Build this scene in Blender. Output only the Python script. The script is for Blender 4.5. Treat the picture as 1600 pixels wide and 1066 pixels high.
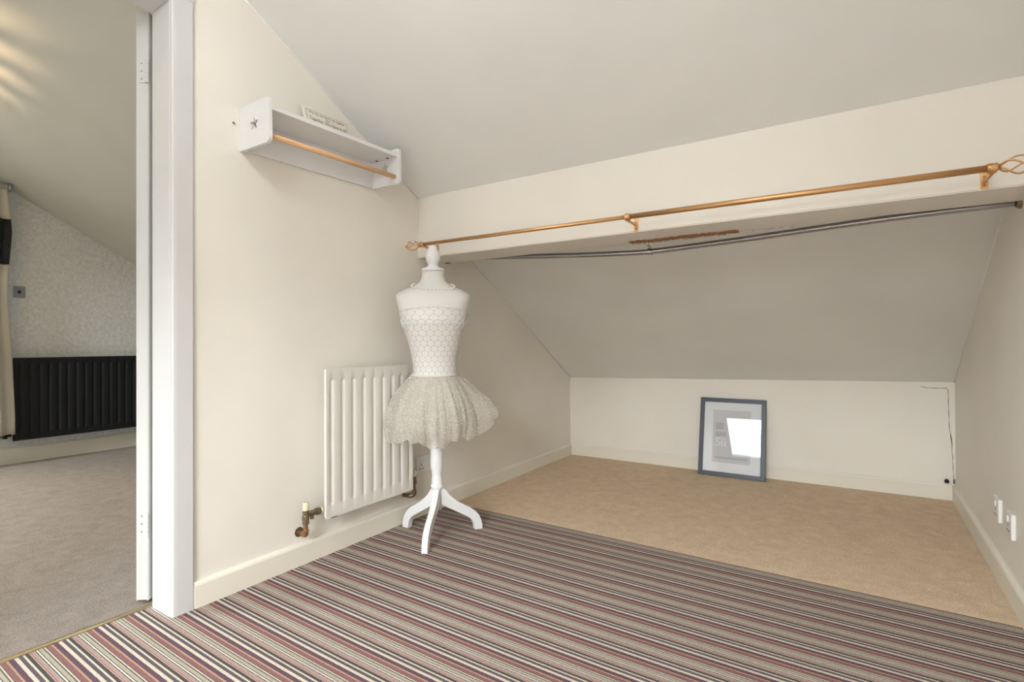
import bpy, bmesh, math, random
from mathutils import Vector, Matrix
random.seed(7)
for o in list(bpy.data.objects): bpy.data.objects.remove(o)
SC = bpy.context.scene
COL = SC.collection
PI = math.pi

# ------------------------------------------------------------------ camera
cam_d = bpy.data.cameras.new('camera'); cam = bpy.data.objects.new('camera', cam_d); COL.objects.link(cam)
CF = Vector((-0.53571248, 0.84438588, 0.00496267)); CR = Vector((0.84438116, 0.53573072, -0.00361328)); CU = CR.cross(CF)
cam.matrix_world = Matrix(((CR.x, CU.x, -CF.x, 1.8115), (CR.y, CU.y, -CF.y, -0.1295), (CR.z, CU.z, -CF.z, 0.8649), (0, 0, 0, 1)))
cam_d.sensor_width = 36; cam_d.lens = 817.86 / 1600 * 36; cam_d.clip_start = 0.02
SC.camera = cam
# ------------------------------------------------------------------ world, lights, exposure
SC.view_settings.view_transform = 'Standard'; SC.view_settings.look = 'None'
SC.view_settings.gamma = 1; SC.view_settings.use_curve_mapping = False
SC.view_settings.exposure = -0.10
wd = bpy.data.worlds.new('World'); SC.world = wd; wd.use_nodes = True
wd.node_tree.nodes['Background'].inputs[0].default_value = (0.80, 0.90, 1.0, 1)
wd.node_tree.nodes['Background'].inputs[1].default_value = 4.0

# house constants (metres)
T = 0.5626; K = 2.636; D = 3.5755; W = 2.3203; WANG = -0.0271
YB, YB2, ZB, ZT = 1.843, 2.053, 1.2963, 1.5986
YREAR = -3.6; ZFLAT = 2.35; Y1 = (K - ZFLAT) / T; YMID = -0.035; Y2 = 2 * YMID - Y1
XO = -3.3186; TW = 0.15; YS = 2.0965; HS = 0.086
def Wx(y): return W + WANG * (D - y)
def roofz(y):
    if y >= Y1: return K - T * y
    if y >= Y2: return ZFLAT
    return ZFLAT - T * (Y2 - y)
SKY_MAIN = (0.16, 0.94, -2.34, -1.47)      # x0,x1,y0,y1 of the roof window in this room
SKY_FILL = (1.18, 2.04, -2.62, -1.40)     # unseen window added further right to brighten the room
SKY_OTHER = (-3.1, -2.1, -2.2, -1.1)
def area_light(name, loc, direction, sx, sy, power, color):
    l = bpy.data.lights.new(name, 'AREA'); l.shape = 'RECTANGLE'; l.size = sx; l.size_y = sy; l.energy = power; l.color = color
    o = bpy.data.objects.new(name, l); COL.objects.link(o); o.location = loc
    o.rotation_euler = Vector(direction).to_track_quat('-Z', 'Y').to_euler(); return o
SL = Vector((0, 1, T)).normalized(); SN = Vector((0, T, -1)).normalized()   # along the rear slope, and into the room
def sky_light(name, r, power, color):
    x0, x1, y0, y1 = r
    c = Vector(((x0 + x1) / 2, (y0 + y1) / 2, roofz((y0 + y1) / 2))) - SN * 0.16
    return area_light(name, c, SN, x1 - x0 + .1, (y1 - y0) / SL.y + .1, power, color)
sky_light('daylight_roof_window', SKY_MAIN, 46, (0.82, 0.93, 1.0))
sky_light('fill_roof_window_right', SKY_FILL, 215, (0.95, 0.98, 0.99))  # strongest fill in this room, through the added right-hand window
sky_light('daylight_roof_window_bedroom', SKY_OTHER, 290, (0.90, 1.0, 1.0))
FILL_GLOBE = (0.95, 0.0)  # position of the unseen globe added for overhead fill
FILL_GLOBE_W = 25.0

# ------------------------------------------------------------------ materials
def nodes(name):
    m = bpy.data.materials.new(name); m.use_nodes = True
    nt = m.node_tree; return m, nt, nt.nodes['Principled BSDF']
def lnk(nt, a, b): nt.links.new(a, b)
def paint(name, rgb, rough=0.55, bump=0.04, scale=60, var=0.03, metal=0.0, spec=None, coat=0.0, dist=0.004):
    m, nt, b = nodes(name)
    tc = nt.nodes.new('ShaderNodeTexCoord')
    n = nt.nodes.new('ShaderNodeTexNoise'); n.inputs['Scale'].default_value = scale; n.inputs['Detail'].default_value = 4
    lnk(nt, tc.outputs['Object'], n.inputs['Vector'])
    if var:
        n2 = nt.nodes.new('ShaderNodeTexNoise'); n2.inputs['Scale'].default_value = 2.3; n2.inputs['Detail'].default_value = 3
        lnk(nt, tc.outputs['Object'], n2.inputs['Vector'])
        r = nt.nodes.new('ShaderNodeValToRGB')
        r.color_ramp.elements[0].position = .3; r.color_ramp.elements[1].position = .7
        r.color_ramp.elements[0].color = tuple(c * (1 - var) for c in rgb) + (1,)
        r.color_ramp.elements[1].color = tuple(min(1, c * (1 + var)) for c in rgb) + (1,)
        lnk(nt, n2.outputs['Fac'], r.inputs[0]); lnk(nt, r.outputs[0], b.inputs['Base Color'])
    else: b.inputs['Base Color'].default_value = tuple(rgb) + (1,)
    b.inputs['Roughness'].default_value = rough; b.inputs['Metallic'].default_value = metal
    if spec is not None: b.inputs['Specular IOR Level'].default_value = spec
    if coat: b.inputs['Coat Weight'].default_value = coat
    if bump:
        bp = nt.nodes.new('ShaderNodeBump'); bp.inputs['Strength'].default_value = bump; bp.inputs['Distance'].default_value = dist
        lnk(nt, n.outputs['Fac'], bp.inputs['Height']); lnk(nt, bp.outputs[0], b.inputs['Normal'])
    return m
def carpet(name, c1, c2):
    m, nt, b = nodes(name); tc = nt.nodes.new('ShaderNodeTexCoord')
    n = nt.nodes.new('ShaderNodeTexNoise'); n.inputs['Scale'].default_value = 330; n.inputs['Detail'].default_value = 3; n.inputs['Roughness'].default_value = .7
    n2 = nt.nodes.new('ShaderNodeTexNoise'); n2.inputs['Scale'].default_value = 16; n2.inputs['Detail'].default_value = 5; n2.inputs['Distortion'].default_value = .6
    for q in (n, n2): lnk(nt, tc.outputs['Object'], q.inputs['Vector'])
    mx = nt.nodes.new('ShaderNodeMath'); mx.operation = 'MULTIPLY_ADD'; mx.inputs[1].default_value = .22; lnk(nt, n2.outputs['Fac'], mx.inputs[0])
    m2 = nt.nodes.new('ShaderNodeMath'); m2.operation = 'MULTIPLY'; m2.inputs[1].default_value = .9; lnk(nt, n.outputs['Fac'], m2.inputs[0]); lnk(nt, m2.outputs[0], mx.inputs[2])
    r = nt.nodes.new('ShaderNodeValToRGB'); r.color_ramp.elements[0].position = .38; r.color_ramp.elements[1].position = .74
    r.color_ramp.elements[0].color = tuple(c1) + (1,); r.color_ramp.elements[1].color = tuple(c2) + (1,)
    lnk(nt, mx.outputs[0], r.inputs[0]); lnk(nt, r.outputs[0], b.inputs['Base Color'])
    b.inputs['Roughness'].default_value = 1; b.inputs['Specular IOR Level'].default_value = .05
    bp = nt.nodes.new('ShaderNodeBump'); bp.inputs['Strength'].default_value = .7; bp.inputs['Distance'].default_value = .004
    lnk(nt, n.outputs['Fac'], bp.inputs['Height']); lnk(nt, bp.outputs[0], b.inputs['Normal'])
    return m
def srgb(r, g, b):
    f = lambda c: (c / 255 / 12.92) if c <= 10 else ((c / 255 + .055) / 1.055) ** 2.4
    return (f(r), f(g), f(b))
def striped_carpet():
    m, nt, b = nodes('striped_carpet'); tc = nt.nodes.new('ShaderNodeTexCoord')
    sx = nt.nodes.new('ShaderNodeSeparateXYZ'); lnk(nt, tc.outputs['Object'], sx.inputs[0])
    n = nt.nodes.new('ShaderNodeTexNoise'); n.inputs['Scale'].default_value = 260; n.inputs['Detail'].default_value = 2
    lnk(nt, tc.outputs['Object'], n.inputs['Vector'])
    def M(op, a, bv=None, c=None):
        q = nt.nodes.new('ShaderNodeMath'); q.operation = op
        for i, v in enumerate((a, bv, c)):
            if v is None: continue
            if isinstance(v, (int, float)): q.inputs[i].default_value = v
            else: lnk(nt, v, q.inputs[i])
        return q.outputs[0]
    wob = M('MULTIPLY_ADD', n.outputs['Fac'], .0022, -.0011)
    yy = M('ADD', sx.outputs['Y'], wob)
    d = M('SUBTRACT', 1.295, M('MULTIPLY_ADD', sx.outputs['X'], .027, yy))      # laid very slightly out of square
    f = M('FRACT', M('ADD', M('MULTIPLY_ADD', M('MAXIMUM', d, 0.), 1 / .0957, 20.), M('MULTIPLY', M('MINIMUM', d, 0.), 1 / .101)))
    r = nt.nodes.new('ShaderNodeValToRGB'); r.color_ramp.interpolation = 'CONSTANT'
    plum = srgb(138, 96, 98); purp = srgb(98, 70, 88); cream = srgb(214, 204, 186); blk = srgb(70, 70, 70); beige = srgb(178, 170, 152)
    white = srgb(224, 218, 208); terra = srgb(168, 124, 114); brn = srgb(98, 84, 76); org = srgb(190, 156, 126); dgr = srgb(80, 84, 74)
    dp = srgb(92, 82, 90); pink = srgb(192, 172, 164)
    st = [(0, org), (.022, plum), (.138, blk), (.155, cream), (.188, dgr), (.222, beige), (.31, brn), (.335, white), (.372, blk), (.40, pink), (.43, brn), (.445, pink),
          (.465, terra), (.515, pink), (.535, blk), (.62, cream), (.668, dp), (.765, cream), (.855, purp), (.95, dp), (.98, org)]
    mean = srgb(140, 126, 118); st = [(p, tuple(.82 * a + .12 * b for a, b in zip(c, mean))) for p, c in st]
    el = r.color_ramp.elements
    el[0].position = 0; el[0].color = st[0][1] + (1,); el[1].position = st[1][0]; el[1].color = st[1][1] + (1,)
    for p, c in st[2:]:
        e = el.new(p); e.color = tuple(c) + (1,)
    lnk(nt, f, r.inputs[0])
    # woven loops: rows of tiny dashes along the stripe
    w = M('SINE', M('MULTIPLY', sx.outputs['X'], 1500.)); v = M('SINE', M('MULTIPLY', sx.outputs['Y'], 1250.))
    h = M('MULTIPLY_ADD', M('MULTIPLY', w, v), .12, n.outputs['Fac'])
    mr = nt.nodes.new('ShaderNodeMapRange'); mr.inputs[1].default_value = .25; mr.inputs[2].default_value = .75; mr.inputs[3].default_value = .72; mr.inputs[4].default_value = 1.22
    lnk(nt, h, mr.inputs[0])
    mx = nt.nodes.new('ShaderNodeMix'); mx.data_type = 'RGBA'; mx.blend_type = 'MULTIPLY'; mx.inputs[0].default_value = 1
    lnk(nt, r.outputs[0], mx.inputs[6]); lnk(nt, mr.outputs[0], mx.inputs[7]); lnk(nt, mx.outputs[2], b.inputs['Base Color'])
    b.inputs['Roughness'].default_value = 1; b.inputs['Specular IOR Level'].default_value = .05
    bp = nt.nodes.new('ShaderNodeBump'); bp.inputs['Strength'].default_value = .6; bp.inputs['Distance'].default_value = .003
    lnk(nt, h, bp.inputs['Height']); lnk(nt, bp.outputs[0], b.inputs['Normal'])
    return m
def wood(name, c1, c2, rough=.5, axis='Y'):
    m, nt, b = nodes(name); tc = nt.nodes.new('ShaderNodeTexCoord'); mp = nt.nodes.new('ShaderNodeMapping')
    mp.inputs['Scale'].default_value = (90, 5, 90) if axis == 'Y' else (5, 90, 90)
    lnk(nt, tc.outputs['Object'], mp.inputs[0]); n = nt.nodes.new('ShaderNodeTexNoise'); n.inputs['Scale'].default_value = 1.5; n.inputs['Detail'].default_value = 5
    lnk(nt, mp.outputs[0], n.inputs['Vector']); r = nt.nodes.new('ShaderNodeValToRGB')
    r.color_ramp.elements[0].color = tuple(c1) + (1,); r.color_ramp.elements[1].color = tuple(c2) + (1,)
    r.color_ramp.elements[0].position = .3; r.color_ramp.elements[1].position = .7
    lnk(nt, n.outputs['Fac'], r.inputs[0]); lnk(nt, r.outputs[0], b.inputs['Base Color']); b.inputs['Roughness'].default_value = rough
    bp = nt.nodes.new('ShaderNodeBump'); bp.inputs['Strength'].default_value = .3; bp.inputs['Distance'].default_value = .002
    lnk(nt, n.outputs['Fac'], bp.inputs['Height']); lnk(nt, bp.outputs[0], b.inputs['Normal'])
    return m
def wallpaper():
    m, nt, b = nodes('speckled_wallpaper'); tc = nt.nodes.new('ShaderNodeTexCoord')
    v = nt.nodes.new('ShaderNodeTexVoronoi'); v.inputs['Scale'].default_value = 55; lnk(nt, tc.outputs['Object'], v.inputs['Vector'])
    n = nt.nodes.new('ShaderNodeTexNoise'); n.inputs['Scale'].default_value = 38; n.inputs['Detail'].default_value = 6; n.inputs['Roughness'].default_value = .75; lnk(nt, tc.outputs['Object'], n.inputs['Vector'])
    r = nt.nodes.new('ShaderNodeValToRGB'); r.color_ramp.elements[0].position = .35; r.color_ramp.elements[1].position = .62
    r.color_ramp.elements[0].color = (.64, .635, .615, 1); r.color_ramp.elements[1].color = (.82, .815, .80, 1)
    lnk(nt, n.outputs['Fac'], r.inputs[0]); lnk(nt, r.outputs[0], b.inputs['Base Color']); b.inputs['Roughness'].default_value = .5
    bp = nt.nodes.new('ShaderNodeBump'); bp.inputs['Strength'].default_value = .4; bp.inputs['Distance'].default_value = .004
    lnk(nt, v.outputs['Distance'], bp.inputs['Height']); lnk(nt, bp.outputs[0], b.inputs['Normal'])
    return m
def pane(name, fac):
    m, nt, b = nodes(name); nt.nodes.remove(b); out = nt.nodes['Material Output']
    t = nt.nodes.new('ShaderNodeBsdfTransparent'); g = nt.nodes.new('ShaderNodeBsdfGlossy'); g.inputs['Roughness'].default_value = .0
    fr = nt.nodes.new('ShaderNodeFresnel'); fr.inputs[0].default_value = fac
    x = nt.nodes.new('ShaderNodeMixShader'); lnk(nt, fr.outputs[0], x.inputs[0]); lnk(nt, t.outputs[0], x.inputs[1]); lnk(nt, g.outputs[0], x.inputs[2]); lnk(nt, x.outputs[0], out.inputs[0])
    return m
def emit(name, rgb, s):
    m, nt, b = nodes(name); b.inputs['Emission Color'].default_value = tuple(rgb) + (1,); b.inputs['Emission Strength'].default_value = s
    b.inputs['Base Color'].default_value = (.8, .8, .8, 1); return m
def tulle(name, dens):
    m, nt, b = nodes(name); out = nt.nodes['Material Output']; tc = nt.nodes.new('ShaderNodeTexCoord')
    v = nt.nodes.new('ShaderNodeTexVoronoi'); v.feature = 'DISTANCE_TO_EDGE'; v.inputs['Scale'].default_value = 230; lnk(nt, tc.outputs['Object'], v.inputs['Vector'])
    c = nt.nodes.new('ShaderNodeMath'); c.operation = 'LESS_THAN'; c.inputs[1].default_value = dens; lnk(nt, v.outputs['Distance'], c.inputs[0])
    a = nt.nodes.new('ShaderNodeMath'); a.operation = 'MULTIPLY_ADD'; a.inputs[1].default_value = .42; a.inputs[2].default_value = .32; lnk(nt, c.outputs[0], a.inputs[0])
    t = nt.nodes.new('ShaderNodeBsdfTransparent'); x = nt.nodes.new('ShaderNodeMixShader')
    b.inputs['Base Color'].default_value = (.80, .76, .68, 1); b.inputs['Roughness'].default_value = .45
    tr = nt.nodes.new('ShaderNodeBsdfTranslucent'); tr.inputs[0].default_value = (.86, .82, .74, 1)
    y = nt.nodes.new('ShaderNodeMixShader'); y.inputs[0].default_value = .4; lnk(nt, b.outputs[0], y.inputs[1]); lnk(nt, tr.outputs[0], y.inputs[2])
    lnk(nt, a.outputs[0], x.inputs[0]); lnk(nt, t.outputs[0], x.inputs[1]); lnk(nt, y.outputs[0], x.inputs[2]); lnk(nt, x.outputs[0], out.inputs[0])
    return m
def lace(name):
    """circle lace: staggered rings worked from the UVs (metres round the body, metres up)"""
    m, nt, b = nodes(name); uv = nt.nodes.new('ShaderNodeUVMap'); sx = nt.nodes.new('ShaderNodeSeparateXYZ'); lnk(nt, uv.outputs[0], sx.inputs[0])
    def M(op, a, bv=None, c=None):
        q = nt.nodes.new('ShaderNodeMath'); q.operation = op
        for i, v in enumerate((a, bv, c)):
            if v is None: continue
            if isinstance(v, (int, float)): q.inputs[i].default_value = v
            else: lnk(nt, v, q.inputs[i])
        return q.outputs[0]
    px, py = .0285, .0225
    row = M('DIVIDE', sx.outputs['Y'], py); ri = M('FLOOR', row); rf = M('SUBTRACT', M('SUBTRACT', row, ri), .5)
    off = M('MULTIPLY', M('MODULO', ri, 2.), .5)
    cx = M('ADD', M('DIVIDE', sx.outputs['X'], px), off); cf = M('SUBTRACT', M('SUBTRACT', cx, M('FLOOR', cx)), .5)
    d = M('SQRT', M('ADD', M('POWER', M('MULTIPLY', cf, px / py), 2.), M('POWER', rf, 2.)))
    ring = M('LESS_THAN', d, .50); hole = M('LESS_THAN', d, .27); dot = M('LESS_THAN', d, .12)
    mask = M('ADD', M('SUBTRACT', ring, hole), dot)
    mask2 = M('MULTIPLY_ADD', mask, .8, M('MULTIPLY', hole, .35))
    mx = nt.nodes.new('ShaderNodeMix'); mx.data_type = 'RGBA'; lnk(nt, mask2, mx.inputs[0]); mx.inputs[6].default_value = (.56, .53, .485, 1); mx.inputs[7].default_value = (.74, .73, .71, 1)
    lnk(nt, mx.outputs[2], b.inputs['Base Color']); b.inputs['Roughness'].default_value = .38
    bp = nt.nodes.new('ShaderNodeBump'); bp.inputs['Strength'].default_value = .35; bp.inputs['Distance'].default_value = .002; lnk(nt, mask, bp.inputs['Height']); lnk(nt, bp.outputs[0], b.inputs['Normal'])
    return m

MT = {}
MT['wall'] = paint('cream_wall_paint', (.85, .808, .73), .55, .05, 45)
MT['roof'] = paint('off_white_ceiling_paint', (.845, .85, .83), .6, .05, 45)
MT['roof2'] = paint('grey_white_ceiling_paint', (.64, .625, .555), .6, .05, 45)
MT['trim'] = paint('cream_gloss_trim', (.82, .775, .67), .42, .03, 30, .02, spec=.3)
MT['white'] = paint('white_gloss_paint', (.635, .63, .62), .5, .03, 30, .015, spec=.25)
MT['white_satin'] = paint('white_satin', (.80, .80, .80), .4, .02, 40, .01)
MT['rad'] = paint('white_radiator_enamel', (.74, .715, .66), .35, .015, 40, .01)
MT['black_rad'] = paint('black_radiator_enamel', (.010, .011, .012), .55, .03, 60, .1, spec=.25)
MT['plastic'] = paint('white_plastic', (.80, .79, .76), .35, 0, 40, 0)
MT['dark'] = paint('dark_hole', (.015, .013, .012), .8, 0, 40, 0)
MT['copper'] = paint('copper_gold_metal', (.67, .40, .195), .38, .02, 80, .05, metal=1.0)
MT['chrome'] = paint('worn_chrome', (.40, .40, .41), .22, .02, 60, .08, metal=1.0)
MT['brass'] = paint('tarnished_brass', (.25, .20, .12), .42, .15, 120, .25, metal=.8)
MT['pipe'] = paint('tarnished_copper_pipe', (.38, .20, .11), .42, .15, 120, .25, metal=.8)
MT['cap'] = paint('cream_plastic_cap', (.80, .70, .50), .45, 0, 40, 0)
MT['dowel'] = wood('pale_wooden_dowel', srgb(214, 166, 116), srgb(232, 192, 148), .45, 'Y')
MT['rawwood'] = wood('raw_brown_timber', srgb(120, 78, 46), srgb(188, 142, 96), .9, 'X')
MT['frame'] = paint('charcoal_frame_paint', srgb(62, 68, 80), .4, .05, 200, .06)
MT['mat'] = paint('white_mount_board', (.80, .80, .80), .7, .02, 80, 0)
MT['print'] = paint('pale_print', (.63, .60, .59), .7, 0, 80, .04)
MT['print_dark'] = paint('pale_grey_print_ink', (.45, .46, .48), .7, 0, 80, 0)
MT['fabric'] = paint('white_jersey_fabric', (.67, .655, .625), .75, .15, 420, .015, dist=.002)
MT['lace'] = lace('circle_lace')
MT['tulle'] = tulle('glitter_tulle', .055)
MT['sparkle'] = paint('silver_glitter', (.93, .92, .90), .25, 0, 40, 0, metal=.35)
MT['pearl'] = paint('pearl', (.90, .87, .80), .2, 0, 40, 0, coat=.5)
MT['stripes'] = striped_carpet()
MT['beige'] = carpet('beige_carpet', srgb(188, 160, 130), srgb(244, 222, 194))
MT['taupe'] = carpet('taupe_carpet', srgb(114, 104, 97), srgb(168, 156, 147))
MT['paper'] = wallpaper()
MT['goldstrip'] = paint('brass_threshold', (.62, .50, .28), .35, .05, 90, .1, metal=.8)
MT['crack'] = paint('crack_dark', (.10, .085, .07), 1, 0, 40, 0)  # dark tone of the plaster crack and small holes
MT['plaster'] = paint('filled_plaster', (.70, .655, .56), .8, .3, 60, .06)
MT['blackplastic'] = paint('black_plastic', (.01, .01, .012), .5, 0, 40, 0)
MT['steel'] = paint('brushed_steel_plate', (.34, .35, .38), .35, .02, 90, .04, metal=.9)
MT['curtain'] = paint('cream_satin_curtain', (.62, .58, .49), .4, .05, 90, .04)
MT['sequin'] = paint('black_sequin_band', (.012, .016, .017), .35, .9, 160, .2, dist=.01)
MT['glass'] = pane('picture_glass', 1.5)
MT['skyglass'] = pane('window_glass', 1.25)
MT['sign'] = paint('cream_sign_board', (.80, .75, .66), .6, .02, 60, .02)
MT['ink'] = paint('grey_sign_ink', (.20, .19, .18), .7, 0, 60, 0)
MT['plug'] = paint('red_wall_plug', (.55, .30, .24), .6, 0, 60, 0)
MT['globe_fill'] = emit('opal_fill_glow', (.92, .97, 1.0), FILL_GLOBE_W)  # glow of the added overhead globe

# ------------------------------------------------------------------ geometry helpers
def root_loc(o):
    v = Vector((0, 0, 0))
    while o is not None: v = v + o.location; o = o.parent
    return v
def fin(name, bm, mat, parent=None, smooth=False, world=True, recalc=True):
    if recalc: bmesh.ops.recalc_face_normals(bm, faces=bm.faces)
    if parent is not None and world:
        off = root_loc(parent); bmesh.ops.translate(bm, verts=bm.verts, vec=-off)
    me = bpy.data.meshes.new(name); bm.to_mesh(me); bm.free()
    if smooth:
        for p in me.polygons: p.use_smooth = True
    me.materials.append(MT[mat])
    o = bpy.data.objects.new(name, me); COL.objects.link(o)
    if parent is not None: o.parent = parent
    return o
def tag(o, label, cat, group=None, kind=None):
    o['label'] = label; o['category'] = cat
    if group: o['group'] = group
    if kind: o['kind'] = kind
    return o
def thing(name, loc, label, cat, group=None, kind=None, rot=(0, 0, 0)):
    o = bpy.data.objects.new(name, None); COL.objects.link(o); o.location = loc; o.rotation_euler = rot
    o.empty_display_size = .05
    return tag(o, label, cat, group, kind)
def box(bm, a, b, bevel=0, seg=2):
    a, b = [min(p, q) for p, q in zip(a, b)], [max(p, q) for p, q in zip(a, b)]
    vs = [bm.verts.new((x, y, z)) for z in (a[2], b[2]) for y in (a[1], b[1]) for x in (a[0], b[0])]
    fs = [bm.faces.new([vs[i] for i in f]) for f in ((0, 2, 3, 1), (4, 5, 7, 6), (0, 1, 5, 4), (2, 6, 7, 3), (0, 4, 6, 2), (1, 3, 7, 5))]
    if bevel:
        es = list({e for f in fs for e in f.edges}); bmesh.ops.bevel(bm, geom=es, offset=bevel, segments=seg, affect='EDGES', profile=.5)
    return bm
def B(a, b, bevel=0, seg=2): return box(bmesh.new(), a, b, bevel, seg)
def prism(bm, pts, vec):
    """closed polygon (3D points) extruded by vec"""
    vec = Vector(vec); n = len(pts)
    v0 = [bm.verts.new(p) for p in pts]; v1 = [bm.verts.new(Vector(p) + vec) for p in pts]
    bm.faces.new(v0[::-1]); bm.faces.new(v1)
    for i in range(n): bm.faces.new((v0[i], v0[(i + 1) % n], v1[(i + 1) % n], v1[i]))
    return bm
def tube(bm, pts, r, seg=12, cap=True):
    pts = [Vector(p) for p in pts]; n = len(pts); rs = r if isinstance(r, (list, tuple)) else [r] * n
    rings = []; up = None
    for i, p in enumerate(pts):
        d = (pts[min(i + 1, n - 1)] - pts[max(i - 1, 0)]).normalized()
        if up is None:
            up = Vector((0, 0, 1)) if abs(d.z) < .9 else Vector((1, 0, 0))
        s = d.cross(up).normalized(); up = s.cross(d).normalized()
        rings.append([bm.verts.new(p + (s * math.cos(a) + up * math.sin(a)) * rs[i]) for a in [2 * PI * k / seg for k in range(seg)]])
    for i in range(n - 1):
        for k in range(seg): bm.faces.new((rings[i][k], rings[i][(k + 1) % seg], rings[i + 1][(k + 1) % seg], rings[i + 1][k]))
    if cap:
        bm.faces.new(rings[0][::-1]); bm.faces.new(rings[-1])
    return bm
def lathe(bm, prof, c=(0, 0), seg=28, cap=True, f=None):
    """prof: (r, z); f maps a vertex to its final place"""
    rings = []
    for r, z in prof:
        ring = []
        for k in range(seg):
            a = 2 * PI * k / seg; v = Vector((c[0] + r * math.cos(a), c[1] + r * math.sin(a), z))
            ring.append(bm.verts.new(f(v) if f else v))
        rings.append(ring)
    for i in range(len(rings) - 1):
        for k in range(seg): bm.faces.new((rings[i][k], rings[i][(k + 1) % seg], rings[i + 1][(k + 1) % seg], rings[i + 1][k]))
    if cap: bm.faces.new(rings[0][::-1]); bm.faces.new(rings[-1])
    return bm
def catmull(pts, n=8):
    pts = [Vector(p) for p in pts]; P = [pts[0]] + pts + [pts[-1]]; out = []
    for i in range(1, len(P) - 2):
        for k in range(n):
            t = k / n; a, b, c, d = P[i - 1], P[i], P[i + 1], P[i + 2]
            out.append(.5 * ((2 * b) + (c - a) * t + (2 * a - 5 * b + 4 * c - d) * t * t + (3 * b - a - 3 * c + d) * t ** 3))
    out.append(pts[-1]); return out
def sphere(bm, c, r, u=10, v=6):
    bmesh.ops.create_uvsphere(bm, u_segments=u, v_segments=v, radius=r, matrix=Matrix.Translation(c)); return bm
def disc(bm, c, n, r, h, seg=12):
    n = Vector(n).normalized(); return tube(bm, [Vector(c), Vector(c) + n * h], r, seg)

# ------------------------------------------------------------------ the setting: roof, walls, floors
SLAB = .12
def profile_yz(y0, y1, zb, over=.03):
    ys = [y0] + [y for y in (Y2, Y1) if y0 < y < y1] + [y1]
    return [(y, zb) for y in (y0, y1)] + [(y, roofz(y) + over) for y in ys[::-1]]
# sloping ceiling of this room: the part below the beam is very slightly twisted
bm = bmesh.new(); N = 14; grid = []
ys = [Y1 + (YB + .1 - Y1) * i / 6 for i in range(7)] + [YB + .1 + (D + .1 - YB - .1) * i / 12 for i in range(1, 13)]
for y in ys:
    row = []
    for i in range(N + 1):
        x = -.02 + (W + .12) * i / N; z = K - T * y
        if y > YB + .1:
            s = (y - YB - .1) / (D - YB - .1); z += s * (-.0265 + (.0265 + .0206) * max(0, min(1, x / W)))
        row.append(bm.verts.new((x, y, z)))
    grid.append(row)
for a, b in zip(grid, grid[1:]):
    for i in range(N): bm.faces.new((a[i], a[i + 1], b[i + 1], b[i]))
bmesh.ops.recalc_face_normals(bm, faces=bm.faces)
g = bmesh.ops.extrude_face_region(bm, geom=list(bm.faces)); bmesh.ops.translate(bm, verts=[v for v in g['geom'] if isinstance(v, bmesh.types.BMVert)], vec=(0, .05, SLAB))
tag(fin('ceiling', bm, 'roof'), 'plain off-white sloping ceiling falling towards the low back wall', 'ceiling', kind='structure')
bm = prism(bmesh.new(), [(XO - .1, Y1, K - T * Y1), (XO - .1, D + .1, K - T * (D + .1)), (XO - .1, D + .1, K - T * (D + .1) + SLAB), (XO - .1, Y1, K - T * Y1 + SLAB)], (-XO + .08, 0, 0))
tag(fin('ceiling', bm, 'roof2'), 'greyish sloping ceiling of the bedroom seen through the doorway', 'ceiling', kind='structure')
tag(fin('ceiling', B((XO - .1, Y2 - .05, ZFLAT), (W + .1, Y1 + .05, ZFLAT + .1)), 'roof'), 'flat ceiling strip under the ridge above the viewer', 'ceiling', kind='structure')
# rear slope: one roof window seen reflected, a second added for fill light
def rear_slope(x0, x1, wins, name, label, mat):
    bm = bmesh.new(); rects = []; xs = x0
    for i, (a0, a1, b0, b1) in enumerate(wins):
        xe = x1 if i == len(wins) - 1 else (a1 + wins[i + 1][0]) / 2
        rects += [(xs, xe, YREAR - .1, b0), (xs, xe, b1, Y2 + .02), (xs, a0, b0, b1), (a1, xe, b0, b1)]; xs = xe
    for (xa, xb, ya, yb) in rects:
        prism(bm, [(xa, ya, roofz(ya)), (xa, yb, roofz(yb) if yb < Y2 else ZFLAT + (yb - Y2) * T), (xa, yb, (roofz(yb) if yb < Y2 else ZFLAT + (yb - Y2) * T) + SLAB), (xa, ya, roofz(ya) + SLAB)], (xb - xa, 0, 0))
    return tag(fin(name, bm, mat), label, 'ceiling', kind='structure')
rear_slope(-.02, W + .1, [SKY_MAIN, SKY_FILL], 'ceiling', 'sloping ceiling behind the viewer with a roof window and an added fill-light window', 'roof')
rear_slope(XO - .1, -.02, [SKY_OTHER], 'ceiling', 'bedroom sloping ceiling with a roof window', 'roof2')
def roof_window(name, r, label):
    a0, a1, b0, b1 = r; root = thing(name, ((a0 + a1) / 2, (b0 + b1) / 2, roofz((b0 + b1) / 2)), label, 'window', kind='structure')
    fw = .05; o = -SN
    def pc(xa, xb, ya, yb, lo, hi):
        p = [Vector((xa, ya, roofz(ya))) + o * lo, Vector((xa, yb, roofz(yb))) + o * lo, Vector((xa, yb, roofz(yb))) + o * hi, Vector((xa, ya, roofz(ya))) + o * hi]
        return prism(bmesh.new(), p, (xb - xa, 0, 0))
    for (xa, xb, ya, yb) in ((a0, a0 + fw, b0, b1), (a1 - fw, a1, b0, b1), (a0, a1, b0, b0 + fw), (a0, a1, b1 - fw, b1)): fin('window_frame', pc(xa, xb, ya, yb, .05, .10), 'white', root)
    fin('pane', pc(a0 + fw, a1 - fw, b0 + fw, b1 - fw, .07, .074), 'skyglass', root)
roof_window('window_1', SKY_MAIN, 'white framed roof window behind the viewer, reflected in the picture glass')
roof_window('fill_window', SKY_FILL, 'wider white framed roof window added unseen for fill light, behind the viewer by the right wall')
roof_window('window_2', SKY_OTHER, 'white framed roof window in the bedroom slope')
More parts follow.
